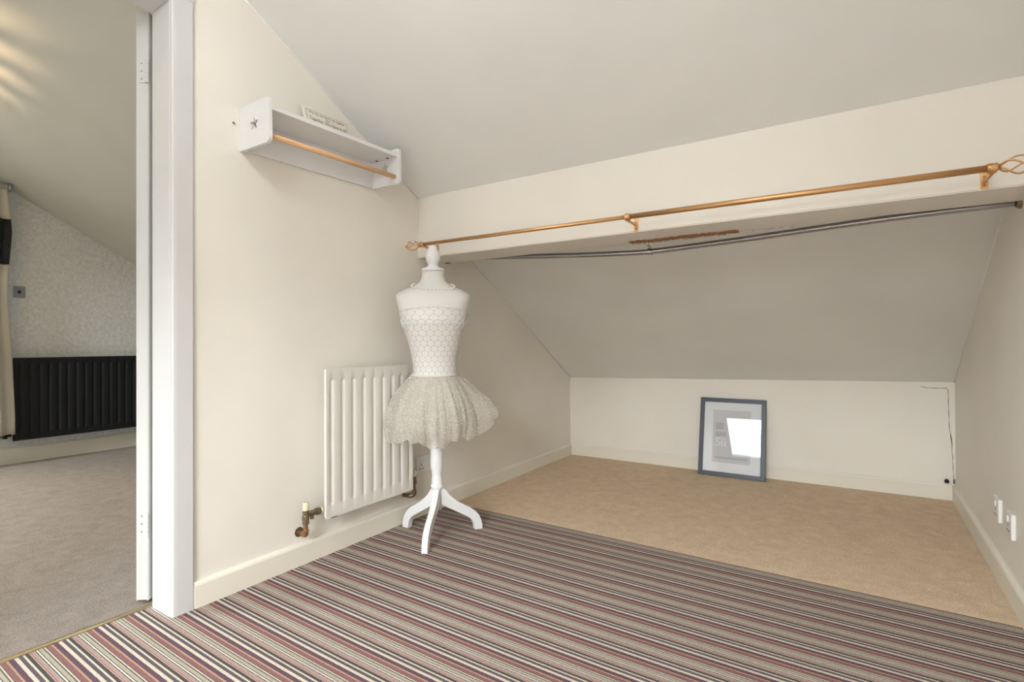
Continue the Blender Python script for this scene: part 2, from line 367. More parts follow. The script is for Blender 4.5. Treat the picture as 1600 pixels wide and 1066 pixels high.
# left wall with the doorway
DY0, DY1, DZ = -.095, .718, 2.0
bm = bmesh.new()
for pr in (profile_yz(YREAR, DY0, 0), profile_yz(DY0, DY1, DZ), profile_yz(DY1, D + .05, 0)):
    prism(bm, [(-TW, y, z) for y, z in pr], (TW, 0, 0))
wl = tag(fin('wall_left', bm, 'wall'), 'cream painted wall with the doorway, shelf and radiator', 'wall', kind='structure')
tag(fin('wall_back', B((-.02, D, 0), (W + .05, D + .1, .72)), 'wall'), 'low cream back wall under the sloping ceiling', 'wall', kind='structure')
wb = bpy.data.objects['wall_back']
bm = bmesh.new()
pr = profile_yz(YREAR, D + .05, 0)
v0 = [bm.verts.new((Wx(y), y, z)) for y, z in pr]; v1 = [bm.verts.new((Wx(y) + .1, y, z)) for y, z in pr]
bm.faces.new(v0); bm.faces.new(v1[::-1])
for i in range(len(pr)): bm.faces.new((v0[i], v0[(i + 1) % len(pr)], v1[(i + 1) % len(pr)], v1[i]))
wr = tag(fin('wall_right', bm, 'wall'), 'cream painted right wall with two white sockets', 'wall', kind='structure')
tag(fin('wall_rear', B((XO - .1, YREAR - .1, 0), (W + .1, YREAR, .75)), 'wall'), 'low wall behind the viewer', 'wall', kind='structure')
pr = profile_yz(YREAR, D + .05, 0)
tag(fin('wall_bedroom', prism(bmesh.new(), [(XO - .1, y, z) for y, z in pr], (.1, 0, 0)), 'paper'), 'speckled grey-beige wallpapered bedroom wall behind the black radiator', 'wall', kind='structure')
tag(fin('wall_bedroom_back', B((XO, D, 0), (-.1, D + .1, .7)), 'paper'), 'low bedroom wall under the slope', 'wall', kind='structure')
# floors
FLO = .05
bm = prism(bmesh.new(), [(-.125, DY0, 0), (-.125, DY1, 0), (0, DY1, 0), (0, YS, 0), (Wx(YS), YS - .0615, 0), (Wx(YREAR), YREAR, 0), (0, YREAR, 0), (0, DY0, 0)], (0, 0, -FLO))
tag(fin('floor', bm, 'stripes'), 'plum, cream and black striped carpet floor', 'carpet', kind='structure')
bm = prism(bmesh.new(), [(0, YS, .001), (0, D, .001), (W, D, .001), (Wx(YS), YS - .0615, .001)], (0, 0, -FLO))
tag(fin('floor', bm, 'beige'), 'plain beige carpet under the low eaves', 'carpet', kind='structure')
tag(fin('floor', B((XO, YREAR, -FLO), (-.15, D, .002)), 'taupe'), 'taupe grey carpet of the bedroom through the doorway', 'carpet', kind='structure')
bm = tube(bmesh.new(), [(-.137, DY0, -.002), (-.137, DY1, -.002)], .008, 12)
tag(fin('trim_1', bm, 'goldstrip', smooth=True), 'thin brass carpet threshold strip in the doorway', 'threshold', kind='structure')
# boxed beam
bm = prism(bmesh.new(), [(-.01, YB, ZB), (-.01, YB2, ZB), (-.01, YB2, K - T * YB2 + .03), (-.01, YB, K - T * YB + .03)], (Wx(YB) + .02, 0, 0))
es = [e for e in bm.edges if all(abs(v.co.z - ZB) < 1e-4 and abs(v.co.y - YB) < 1e-4 for v in e.verts)]
bmesh.ops.bevel(bm, geom=es, offset=.004, segments=2, affect='EDGES')
beam = tag(fin('trim_2', bm, 'wall'), 'cream boxed-in roof beam crossing the room below the slope', 'beam', kind='structure')
# ragged bare timber where the plaster has broken off the underside at the rear edge
bm = bmesh.new(); n = 40; lo, hi = [], []
for i in range(n + 1):
    s = i / n; x = 1.045 + .425 * s; w = .048 - .008 * s + random.choice((-.011, -.006, 0, 0, .004, .007))
    if i == n: w = .03
    lo.append((x, YB2 + random.choice((-.009, -.004, .003, .004)), ZB - .005)); hi.append((x - .0, YB2 - w, ZB - .005))
v = [bm.verts.new(p) for p in lo + hi[::-1]]; f = bm.faces.new(v)
g = bmesh.ops.extrude_face_region(bm, geom=[f]); bmesh.ops.translate(bm, verts=[q for q in g['geom'] if isinstance(q, bmesh.types.BMVert)], vec=(0, 0, .0055))
bt = fin('bare_timber', bm, 'rawwood', beam); bt['label'] = 'ragged brown bare timber under the beam'
bm = bmesh.new()
for i in range(40):
    x = 1.05 + random.random() * .62; y = YB2 - random.random() * .012
    box(bm, (x, y + .012, ZB - (.0065 if x < 1.46 else .003)), (x + random.uniform(.004, .016), y + .012 + random.uniform(.003, .008), ZB + .001))
fp = fin('plaster_flakes', bm, 'plaster', beam); fp['kind'] = 'stuff'
# thin bead of filler along the joints between slope and walls
cg = bpy.data.objects['ceiling']
for (y0, y1) in ((.72, YB), (YB2, D)):
    fin('caulk_line', tube(bmesh.new(), [(.001, y, K - T * y - .0265 * max(0, (y - YB - .1) / (D - YB - .1)) - .001) for y in (y0, (y0 + y1) / 2, y1)], .0035, 8), 'white_satin', cg, True)
fin('caulk_line', tube(bmesh.new(), [(Wx(y) - .001, y, K - T * y + .0206 * (y - YB - .1) / (D - YB - .1) - .001) for y in (YB2, 2.8, D)], .003, 8), 'roof', cg, True)
# skirting boards: rounded top
def skirting(name, p0, p1, nrm, label, mat='trim', h=HS, th=.016, parent=None):
    p0, p1, nrm = Vector(p0), Vector(p1), Vector(nrm).normalized()
    pf = [(0, 0), (th, 0), (th, h - .012), (th - .003, h - .005), (th - .008, h), (0, h)]
    o = fin(name, prism(bmesh.new(), [p0 + nrm * a + Vector((0, 0, b)) for a, b in pf], p1 - p0), mat)
    return tag(o, label, 'skirting board', kind='structure')
skirting('baseboard_left', (0, .762, 0), (0, D, 0), (1, 0, 0), 'cream skirting board below the white radiator')
skirting('baseboard_left_near', (0, YREAR, 0), (0, DY0 - .066, 0), (1, 0, 0), 'cream skirting board on the near side of the doorway')
skirting('baseboard_back', (.016, D, 0), (Wx(D) - .016, D, 0), (0, -1, 0), 'cream skirting board behind the leaning picture frame')
skirting('baseboard_right', (Wx(D), D, 0), (Wx(YREAR), YREAR, 0), (-1, -.0271, 0), 'cream skirting board below the right wall sockets')
skirting('baseboard_bedroom', (XO, YREAR, 0), (XO, D, 0), (1, 0, 0), 'cream skirting board below the black radiator', 'trim', .12)
# door lining, stops and architrave
dl = thing('trim_3', (0, DY1, 0), 'white painted door lining and architrave round the open doorway', 'door frame', kind='structure')
fin('jamb', B((-.115, .692, 0), (.0, DY1, DZ), .002), 'white', dl)
fin('jamb', B((-TW - .004, .713, 0), (-.1148, DY1, DZ), .001), 'white', dl)
fin('jamb', B((-.115, DY0, 0), (.0, DY0 + .018, DZ), .002), 'white', dl)
fin('head_lining', B((-.115, DY0 + .018, 1.964), (0, .692, DZ), .002), 'white', dl)
fin('head_lining', B((-TW - .004, DY0, 1.994), (-.1152, .702, DZ + .004), .001), 'white', dl)
def architrave(pts, vec): return prism(bmesh.new(), pts, vec)
pf = [(0, .694), (.008, .694), (.013, .699), (.014, .708), (.014, .756), (.010, .762), (0, .762)]
fin('architrave', prism(bmesh.new(), [(a, b, 0) for a, b in pf], (0, 0, 1.985)), 'white', dl)
pf2 = [(a, DY0 + .694 + .014 - b, 0) for a, b in pf]
fin('architrave', prism(bmesh.new(), pf2, (0, 0, 2.04)), 'white', dl)
fin('architrave', prism(bmesh.new(), [(a, DY0 - .05, 1.985 + b - .694) for a, b in pf], (0, .762 - DY0 + .05, 0)), 'white', dl)
# door leaf standing open into the bedroom, seen edge on
P0 = Vector((-.151, .697, 0)); ed = Vector((-.797, -.604, 0)); lf = Vector((-.604, .797, 0))
dr = thing('door_1', (P0.x, P0.y, .012), 'white painted door standing open, seen on its hinge edge', 'door', kind='structure')
q0, q1 = P0 + Vector((0, 0, .012)), P0 + ed * .040 + Vector((0, 0, .012))
bm = prism(bmesh.new(), [q0, q1, q1 + lf * .74, q0 + lf * .74], (0, 0, 1.972))
bmesh.ops.bevel(bm, geom=list(bm.edges), offset=.002, segments=2, affect='EDGES'); fin('door_leaf', bm, 'white', dr)
for z in (.231, 1.742):
    a = P0 + ed * .008 - lf * .001; b = P0 + ed * .030 - lf * .001
    bm = prism(bmesh.new(), [a + Vector((0, 0, z)), b + Vector((0, 0, z)), b - lf * .002 + Vector((0, 0, z)), a - lf * .002 + Vector((0, 0, z))], (0, 0, .076))
    k = P0 + ed * .0005 - lf * .006
    for i in range(5): tube(bm, [k + Vector((0, 0, z + .0153 * i)), k + Vector((0, 0, z + .0153 * i + .0145))], .0055, 10)
    prism(bm, [k + Vector((0, 0, z)), P0 + ed * .010 - lf * .0012 + Vector((0, 0, z)), P0 + ed * .010 - lf * .003 + Vector((0, 0, z)), k - lf * .002 + Vector((0, 0, z))], (0, 0, .076))
    h = fin('hinge', bm, 'white', dr); h['label'] = 'white painted butt hinge'
    for dz in (.012, .038, .064):
        fin('screw', disc(bmesh.new(), P0 + ed * .020 - lf * .0028 + Vector((0, 0, z + dz)), -lf, .003, .0008, 8), 'steel', h)
fin('worn_edge', prism(bmesh.new(), [q0 + ed * .006 - lf * .0003, q0 + ed * .034 - lf * .0003, q0 + ed * .034 - lf * .0012, q0 + ed * .006 - lf * .0012], (0, 0, .004)), 'brass', dr)
# crack in the back wall plaster near the right corner
def flat_crack(pts, w, y, parent):
    bm = bmesh.new(); prev = None
    for i, (x, z) in enumerate(pts):
        x2, z2 = pts[min(i + 1, len(pts) - 1)]; x1, z1 = pts[max(i - 1, 0)]
        d = Vector((x2 - x1, 0, z2 - z1)).normalized(); n = Vector((-d.z, 0, d.x)) * w[i] / 2
        cur = (bm.verts.new(Vector((x, y, z)) + n), bm.verts.new(Vector((x, y, z)) - n))
        if prev: bm.faces.new((prev[0], cur[0], cur[1], prev[1]))
        prev = cur
    g = bmesh.ops.extrude_face_region(bm, geom=list(bm.faces)); bmesh.ops.translate(bm, verts=[q for q in g['geom'] if isinstance(q, bmesh.types.BMVert)], vec=(0, .001, 0))
    o = fin('crack', bm, 'crack', parent); o['label'] = 'thin dark crack in the plaster'; return o
base = [(2.171, .618), (2.20, .609), (2.245, .610), (2.286, .611), (2.291, .600), (2.293, .56), (2.293, .495), (2.295, .44), (2.295, .385), (2.300, .365), (2.303, .335), (2.306, .30), (2.308, .25), (2.309, .20), (2.311, .15), (2.312, .105)]
pts = []
for (a, b) in zip(base, base[1:]):
    for k in range(3): pts.append((a[0] + (b[0] - a[0]) * k / 3 + random.uniform(-.0012, .0012), a[1] + (b[1] - a[1]) * k / 3 + random.uniform(-.0012, .0012)))
flat_crack(pts, [.0012 + .0016 * abs(math.sin(i * .9)) + (.0025 if 27 < i < 33 else 0) for i in range(len(pts))], D - .0006, wb)
bm = B((2.310, D - .012, .092), (2.3165, D - .001, .118), .002); fin('plaster_hole', bm, 'crack', wb)
o = fin('screw_hole', disc(bmesh.new(), (0, .9, 1.646), (1, 0, 0), .004, .0012, 10), 'crack', wl)
o = fin('wall_plug', tube(bmesh.new(), [(0, .903, 1.643), (.003, .9035, 1.6425)], .0032, 10), 'plug', wl); o['label'] = 'small red wall plug left in the plaster'
o = fin('pipe_hole', disc(bmesh.new(), (0, 1.160, .128), (1, 0, 0), .019, .0012, 16), 'dark', wl)
for (x, z) in ((1.55, .46), (1.37, .585), (1.62, .47)):
    fin('scuff', disc(bmesh.new(), (x, D, z), (0, -1, 0), .0035, .0008, 8), 'plaster', wb)
bm = tube(bmesh.new(), [(2.283, D, .106), (2.281, D - .012, .104), (2.277, D - .022, .101)], [.009, .011, .008], 10); sphere(bm, (2.284, D - .014, .102), .009)
tag(fin('cable_stub', bm, 'blackplastic', smooth=True), 'small black cable end poking out above the back skirting', 'cable')

# ------------------------------------------------------------------ wall shelf with star ends and hanging rail
SY0, SL_, SD, SH = .919, .628, .18, .152
sh = thing('wall_shelf', (0, SY0, 1.551), 'white wall shelf with star cut-out ends and a wooden hanging rail', 'shelf', rot=(math.radians(1.45), 0, 0))
def end_panel(y0, th):
    bm = bmesh.new(); r = .020; pts = [(.0, 0)]
    for k in range(7): a = -PI / 2 + PI / 2 * k / 6; pts.append((SD - r + r * math.cos(a), r + r * math.sin(a)))
    r2 = .012
    for k in range(7): a = PI / 2 * k / 6; pts.append((SD - r2 + r2 * math.cos(a), SH - r2 + r2 * math.sin(a)))
    pts.append((0, SH))
    star = []
    for k in range(10):
        a = PI / 2 + PI * k / 5; rr = .0265 if k % 2 == 0 else .0115; star.append((.094 + rr * math.cos(a), .079 + rr * math.sin(a)))
    from mathutils.geometry import tessellate_polygon
    allp = pts + star; vs = [bm.verts.new((x, y0, z)) for x, z in allp]
    for t3 in tessellate_polygon([[Vector((x, z, 0)) for x, z in pts], [Vector((x, z, 0)) for x, z in star[::-1]]]):
        ids = [k if k < len(pts) else len(pts) + len(star) - 1 - (k - len(pts)) for k in t3]
        try: bm.faces.new([vs[k] for k in ids])
        except ValueError: pass
    bmesh.ops.recalc_face_normals(bm, faces=bm.faces)
    g = bmesh.ops.extrude_face_region(bm, geom=list(bm.faces)); bmesh.ops.translate(bm, verts=[q for q in g['geom'] if isinstance(q, bmesh.types.BMVert)], vec=(0, th, 0))
    return bm
fin('end_panel', end_panel(.002, .012), 'white_satin', sh, world=False)
fin('end_panel', end_panel(SL_ - .014, .012), 'white_satin', sh, world=False)
fin('shelf_board', B((.0, .014, .114), (.172, SL_ - .014, .130), .0015), 'white_satin', sh, world=False)
fin('back_board', B((.001, .014, 0.004), (.014, SL_ - .014, .114), .001), 'white_satin', sh, world=False)
fin('hanging_rail', tube(bmesh.new(), [(.150, .012, .032), (.150, SL_ - .010, .032)], .0095, 16), 'dowel', sh, True, world=False)['label'] = 'pale wooden dowel rail'
for (x, y) in ((.150, .024), (.06, SL_ - .03), (.125, SL_ - .03), (.06, .024)):
    fin('cam_fixing', disc(bmesh.new(), (x, y, .1138), (0, 0, -1), .006, .0012, 10), 'dark', sh, world=False)
# sign leaning on the wall on the shelf
def text_mesh(name, body, size, mat, parent, mtx, ext=.0003, shear=0.0, xs=1.0):
    cu = bpy.data.curves.new(name, 'FONT'); cu.body = body; cu.size = size; cu.align_x = 'CENTER'; cu.align_y = 'CENTER'; cu.extrude = ext; cu.shear = shear; cu.resolution_u = 3
    to = bpy.data.objects.new(name + '_tmp', cu); COL.objects.link(to); bpy.context.view_layer.update()
    me = bpy.data.meshes.new_from_object(to.evaluated_get(bpy.context.evaluated_depsgraph_get())); bpy.data.objects.remove(to)
    me.transform(Matrix.Diagonal((xs, 1, 1, 1))); me.transform(mtx); me.materials.clear(); me.materials.append(MT[mat])
    o = bpy.data.objects.new(name, me); COL.objects.link(o); o.parent = parent; return o
sg = thing('sign_board', (.060, 1.160, 1.6865), 'small cream sign with grey lettering standing on the wall shelf', 'sign', rot=(math.radians(1.45), math.radians(-14), 0))
SGW, SGH = .222, .122
fin('board', B((-.010, 0, 0), (0, SGW, SGH), .001), 'sign', sg, world=False)
bm = bmesh.new()
for a, b in (((0, .010, SGH - .0135), (.0006, SGW - .010, SGH - .0125)), ((0, .010, .012), (.0006, SGW - .010, .013)), ((0, .010, .012), (.0006, .011, SGH - .0125)), ((0, SGW - .011, .012), (.0006, SGW - .010, SGH - .0125))): box(bm, a, b)
fin('border_line', bm, 'ink', sg, world=False)
def sgm(z): return Matrix(((0, 0, 1, .0004), (1, 0, 0, SGW / 2), (0, 1, 0, z), (0, 0, 0, 1)))
text_mesh('lettering', 'We may not have it all together', .0135, 'ink', sg, sgm(SGH - .022))
text_mesh('lettering', 'But', .012, 'ink', sg, sgm(SGH - .034))
text_mesh('lettering', 'Together We Have It All', .021, 'ink', sg, sgm(SGH - .049), shear=.25, xs=.86)

# ------------------------------------------------------------------ radiators
def radiator(root, y0, y1, z0, z1, xb, xf, n, pitch, first, mat, sgn=1):
    """pressed-steel panel with vertical grooves; xb back plane, xf front plane"""
    bm = bmesh.new(); gw = .0135
    yc = [first + pitch * i for i in range(n)]
    ysv = {y0, y1}
    for c in yc:
        for k in (-1, -.75, -.5, -.25, 0, .25, .5, .75, 1): ysv.add(round(c + gw * k, 5))
    ysv = sorted(v for v in ysv if y0 <= v <= y1)
    zl, zh = z0 + .058, z1 - .052
    zs = [z0] + [zl + .014 * math.sin(PI / 2 * k / 4) - .014 for k in range(5)] + [zl + (zh - zl) * k / 3 for k in (1, 2)] + [zh + .014 - .014 * math.sin(PI / 2 * (4 - k) / 4) for k in range(5)] + [z1]
    rows = []
    for z in zs:
        row = []
        for y in ysv:
            d = 0
            for c in yc:
                u = abs(y - c) / gw
                if u < 1:
                    e = 1.0
                    if z < zl: e = max(0, 1 - ((zl - z) / .014) ** 2) ** .5 if zl - z < .014 else 0
                    if z > zh: e = max(0, 1 - ((z - zh) / .014) ** 2) ** .5 if z - zh < .014 else 0
                    d = .0072 * (.5 + .5 * math.cos(PI * u)) * e
            row.append(bm.verts.new((xf - sgn * d, y, z)))
        rows.append(row)
    for a, b in zip(rows, rows[1:]):
        for i in range(len(ysv) - 1): bm.faces.new((a[i], a[i + 1], b[i + 1], b[i]))
    o = fin('front_panel', bm, mat, root, True)
    bm = bmesh.new(); xi = xf - sgn * .0078
    for a, b in (((xi, y0 - .004, z0 - .003), (xf, y0, z1 + .003)), ((xi, y1, z0 - .003), (xf, y1 + .004, z1 + .003)), ((xi, y0, z1), (xf, y1, z1 + .003)), ((xi, y0, z0 - .003), (xf, y1, z0))): box(bm, a, b)
    fin('panel_rim', bm, mat, root)
    fin('back_panel', B((xb, y0 - .002, z0), (xi - sgn * .0003, y1 + .002, z1), .003), mat, root)
    for y in (y0 + .10, y1 - .10): fin('wall_bracket', B((xb - sgn * .060, y - .015, z0 + .08), (xb, y + .015, z1 - .08)), mat, root)
rd = thing('radiator', (.06, 1.47, .17), 'white single panel radiator with vertical grooves, on the cream wall', 'radiator')
radiator(rd, 1.230, 1.715, .176, .764, .062, .080, 9, .0555, 1.2525, 'rad')
fin('bleed_slot', B((.05, 1.255, .168), (.075, 1.285, .1729)), 'dark', rd)
# valve on the near side
vl = thing('radiator_valve', (.05, 1.150, .12), 'tarnished brass radiator valve with cream cap near the doorway', 'valve')
vx, vy = .055, 1.150
fin('cap', lathe(bmesh.new(), [(.0105, .223), (.0115, .226), (.0115, .250), (.0105, .2535)], (vx, vy), 16), 'cap', vl, True)['label'] = 'cream plastic cap'
bm = lathe(bmesh.new(), [(.012, .186), (.0135, .189), (.0135, .203), (.0115, .206), (.0115, .222)], (vx, vy), 12); tube(bm, [(vx, vy, .207), (vx, 1.205, .207)], .0115, 12); tube(bm, [(vx, 1.178, .207), (vx, 1.178, .184)], .007, 10); tube(bm, [(vx, 1.196, .207), (vx, 1.214, .207)], .0145, 6)
fin('body', bm, 'brass', vl)
fin('tail_nut', tube(bmesh.new(), [(vx, 1.214, .207), (vx, 1.2255, .207)], .012, 12), 'cap', vl, True)
bm = tube(bmesh.new(), [(vx, vy, .187), (vx, vy, .171)], .0125, 8); fin('nut', bm, 'brass', vl)
bm = tube(bmesh.new(), catmull([(vx, vy, .172), (vx, vy, .145), (vx - .004, vy + .001, .133), (.040, 1.154, .128), (.002, 1.160, .128)], 5), .0085, 12); fin('pipe', bm, 'pipe', vl, True)
fin('elbow', tube(bmesh.new(), catmull([(vx, vy, .150), (vx, vy, .142), (vx - .004, vy + .001, .132), (.040, 1.154, .128), (.032, 1.155, .128)], 5), .0112, 12), 'pipe', vl, True)
fin('escutcheon', lathe(bmesh.new(), [(.010, 0), (.017, .0008), (.017, .0016), (.010, .0016)], seg=16, f=lambda v: Vector((v.z + .0012, 1.160 + v.x, .128 + v.y))), 'brass', vl)
# valve on the far side
v2 = thing('radiator_valve', (.05, 1.75, .12), 'tarnished copper radiator valve behind the dress form', 'valve')
vy = 1.752
fin('cap', lathe(bmesh.new(), [(.010, .225), (.0115, .228), (.0115, .248), (.010, .251)], (vx, vy), 16), 'cap', v2, True)
bm = lathe(bmesh.new(), [(.012, .190), (.013, .192), (.013, .206), (.011, .209), (.011, .224)], (vx, vy), 12); tube(bm, [(vx, 1.7205, .209), (vx, vy, .209)], .0105, 12); fin('body', bm, 'brass', v2)
fin('pipe', tube(bmesh.new(), catmull([(vx, vy, .192), (vx, vy, .155), (vx - .003, vy, .140), (.038, vy - .01, .133), (.002, vy - .02, .133)], 5), .0085, 12), 'pipe', v2, True)
fin('elbow', tube(bmesh.new(), catmull([(vx, vy, .160), (vx, vy, .148), (vx - .004, vy - .001, .139), (.040, vy - .009, .133), (.030, vy - .012, .133)], 5), .0115, 12), 'brass', v2, True)
# black radiator in the bedroom
r2 = thing('radiator', (XO + .06, 1.6, .17), 'black panel radiator on the speckled bedroom wall', 'radiator')
radiator(r2, 1.128, 2.30, .180, .772, XO + .072, XO + .098, 21, .0545, 1.165, 'black_rad')
bm = tube(bmesh.new(), catmull([(XO + .06, 1.1235, .215), (XO + .06, 1.09, .215), (XO + .045, 1.075, .212), (XO + .002, 1.072, .21)], 5), .009, 10); lathe(bm, [(.013, .195), (.014, .225), (.011, .23)], (XO + .06, 1.09), 12)
fin('valve', bm, 'black_rad', r2, True)

# ------------------------------------------------------------------ sockets and switch
def socket_plate(name, label, org, U_, V_, Nn, w, h, th, gangs, group=None):
    """org = lower corner on the wall, U_ along, V_ up, Nn out of the wall"""
    U_, V_, Nn = Vector(U_), Vector(V_), Vector(Nn)
    root = thing(name, org, label, 'socket', group); L = Matrix((U_, V_, Nn)).transposed().to_4x4()
    def loc(bm): bmesh.ops.transform(bm, matrix=L, verts=bm.verts); return bm
    fin('plate', loc(B((0, 0, 0), (w, h, th), .003)), 'plastic', root, world=False)
    gw = w / gangs
    for g_ in range(gangs):
        cx = gw * (g_ + .5)
        if gangs == 2: cx = w * (.22 if g_ == 0 else .78)
        sx = cx + (.026 if g_ == 0 else -.026) if gangs == 2 else cx
        rk = fin('rocker', loc(B((sx - .007, h * .62, th - .001), (sx + .007, h * .86, th + .004), .002)), 'white_satin', root, world=False)
        for (dx, dz, a, b) in ((0, .50, .0022, .0042), (-.011, .26, .0042, .0022), (.011, .26, .0042, .0022)):
            fin('pin_slot', loc(B((cx + dx - a, h * dz - b, th - .001), (cx + dx + a, h * dz + b, th + .0006))), 'dark', root, world=False)
    return root
socket_plate('wall_socket', 'white double socket low on the left wall beside the dress form', (0, 1.821, .213), (0, 1, 0), (0, 0, 1), (1, 0, 0), .146, .087, .010, 2)
ru = Vector((-.0271, -1, 0)).normalized(); rn = Vector((-1, .0271, 0)).normalized()
rz = Vector((0, 0, 1))
for y, lab in ((2.485, 'white single socket on the right wall, farther from the viewer'), (2.285, 'white single socket on the right wall, nearer to the viewer')):
    socket_plate('wall_socket', lab, (Wx(y), y, .212), ru, rz, rn, .087, .084, .0125, 1, 'sockets on the right wall')
sw = thing('light_switch', (XO, 1.147, 1.216), 'brushed steel light switch on the speckled bedroom wall', 'switch')
fin('plate', B((XO, 1.147, 1.216), (XO + .007, 1.215, 1.301), .002), 'steel', sw)
fin('rocker', B((XO + .006, 1.171, 1.246), (XO + .0085, 1.189, 1.270), .001), 'blackplastic', sw)

# ------------------------------------------------------------------ copper curtain pole on the beam
RY, RZ_ = YB - .10, 1.3355
cp = thing('curtain_pole', (1.1, RY, RZ_), 'copper curtain pole with twisted cage finials on the beam', 'curtain pole')
RZ0, RZ1 = 1.338, 1.331
def rz_at(x): return RZ0 + (RZ1 - RZ0) * (x - .12) / 2.03
fin('pole_tube', tube(bmesh.new(), [(.118, RY, rz_at(.118)), (1.135, RY, rz_at(1.135))], .0078, 16), 'copper', cp, True)
fin('pole_tube', tube(bmesh.new(), [(1.13, RY, rz_at(1.13)), (2.140, RY, rz_at(2.14))], .0095, 16), 'copper', cp, True)
fin('collar', tube(bmesh.new(), [(1.125, RY, rz_at(1.12)), (1.127, RY, rz_at(1.12)), (1.142, RY, rz_at(1.14)), (1.144, RY, rz_at(1.14))], [.011, .0135, .0135, .011], 16), 'copper', cp, True)
def finial(xa, sgn, L, rad, name='finial'):
    bm = bmesh.new(); z = rz_at(xa)
    prof = [(0, .0105), (.002, .013), (.012, .013), (.013, .0115), (.017, .0115), (.018, .013), (.021, .013), (.022, .009), (.026, .008)]
    tube(bm, [(xa + sgn * a, RY, z) for a, b in prof], [b for a, b in prof], 16)
    f = fin(name, bm, 'copper', cp, True)
    for k in range(4):
        pts = []; rr = []
        for i in range(17):
            s = i / 16; r = rad * math.sin(PI * s) ** .75 * (1 - .25 * s); a = k * PI / 2 + .4 + sgn * s * 2.4
            pts.append((xa + sgn * (.024 + (L - .032) * s), RY + r * math.cos(a), z + r * math.sin(a))); rr.append(.0024)
        fin('cage_wire', tube(bmesh.new(), pts, rr, 8), 'copper', f, True)
    fin('tip', sphere(bmesh.new(), (xa + sgn * (L - .006), RY, z), .005), 'copper', f, True)
finial(.120, -1, .112, .027); finial(2.138, 1, .112, .027)
for x in (.130, 1.133, 2.150):
    z = rz_at(x); w = .0085
    bm = B((x - w, YB - .0035, ZB + .002), (x + w, YB - .0002, 1.350), .001)
    b = fin('bracket', bm, 'copper', cp)
    bm = bmesh.new(); tube(bm, [(x, YB - .003, z - .012), (x, RY + .012, z - .012)], .005, 10)
    pts = [(x, RY + .0125 * math.cos(a), z + .0125 * math.sin(a)) for a in [-PI * 1.08 + (PI * 1.25) * i / 12 for i in range(13)]]
    for i in range(12):
        a0, a1 = Vector(pts[i]), Vector(pts[i + 1]); c = Vector((x, RY, z)); o0 = (a0 - c).normalized() * .0025; o1 = (a1 - c).normalized() * .0025
        prism(bm, [a0 - Vector((.006, 0, 0)), a1 - Vector((.006, 0, 0)), a1 + o1 - Vector((.006, 0, 0)), a0 + o0 - Vector((.006, 0, 0))], (.012, 0, 0))
    fin('arm', bm, 'copper', b)
    for zz in (ZB + .012, ZB + .036): fin('screw', disc(bmesh.new(), (x, YB - .0035, zz), (0, -1, 0), .0036, .0012, 8), 'pipe', b)

# ------------------------------------------------------------------ sagging steel rail behind the beam
TY = 2.095
tr = thing('clothes_rail', (1.107, TY, 1.26), 'sagging bare chrome clothes rail under the rear edge of the beam', 'rail')
tp = [(.004, 1.334), (.248, 1.314), (.692, 1.281), (1.00, 1.263), (1.107, 1.260), (1.25, 1.2635), (1.523, 1.274), (1.835, 1.289), (2.1, 1.298), (Wx(TY) - .006, 1.300)]
pts = catmull([(x, TY, z) for x, z in tp], 5)
fin('tube', tube(bmesh.new(), pts, .0118, 16), 'chrome', tr, True)
bm = tube(bmesh.new(), [(1.099, TY, 1.2602), (1.116, TY, 1.2602)], .0155, 16); tube(bm, [(1.107, TY, 1.272), (1.107, TY - .003, 1.281), (1.107, TY - .043, 1.286), (1.107, TY - .046, 1.2975)], .0032, 8)
fin('hanger_bracket', bm, 'chrome', tr)
fin('end_socket', tube(bmesh.new(), [(Wx(TY) - .012, TY, 1.300), (Wx(TY) - .0005, TY, 1.300)], [.0165, .021], 16), 'brass', tr)
fin('end_socket', tube(bmesh.new(), [(.0005, TY, 1.334), (.012, TY, 1.3335)], [.021, .0165], 16), 'chrome', tr)
tag(fin('hook', B((.020, YB2 - .022, ZB - .004), (.046, YB2 - .004, ZB), .001), 'brass'), 'tiny dark metal fixing under the beam end by the left wall', 'fixing')

# ------------------------------------------------------------------ leaning picture frame
PW, PH, PT = .402, .506, .022
lean = math.asin((D - .001 - (3.447 + PT)) / PH)
px0 = .990
pf_ = thing('picture_frame', (px0, 3.447, .0035), 'charcoal picture frame with white mount leaning against the back wall', 'picture', rot=(-lean, 0, 0))
bw = .027
def mitre(pts2, y0, y1): return prism(bmesh.new(), [(x, y0, z) for x, z in pts2], (0, y1 - y0, 0))
for q in ([(0, 0), (PW, 0), (PW - bw, bw), (bw, bw)], [(0, PH), (bw, PH - bw), (PW - bw, PH - bw), (PW, PH)], [(0, 0), (bw, bw), (bw, PH - bw), (0, PH)], [(PW, 0), (PW, PH), (PW - bw, PH - bw), (PW - bw, bw)]):
    bm = mitre(q, 0, PT); bmesh.ops.bevel(bm, geom=list(bm.edges), offset=.0012, segments=1, affect='EDGES'); fin('frame_rail', bm, 'frame', pf_, world=False)
fin('mount_board', B((bw - .002, .0125, bw - .002), (PW - bw + .002, .016, PH - bw + .002)), 'mat', pf_, world=False)
fin('print', B((.083, .0118, .088), (PW - .088, .0125, PH - .078)), 'print', pf_, world=False)
fin('glass_pane', B((bw - .002, .0055, bw - .002), (PW - bw + .002, .0075, PH - bw + .002)), 'glass', pf_, world=False)
fin('backing', B((bw - .004, .0161, bw - .004), (PW - bw + .004, PT - .002, PH - bw + .004)), 'rawwood', pf_, world=False)
def pfm(x, z): return Matrix(((1, 0, 0, x), (0, 0, -1, .0115), (0, 1, 0, z), (0, 0, 0, 1)))
text_mesh('print_lettering', 'Su', .075, 'mat', pf_, pfm(.135, .215))
bm = bmesh.new()
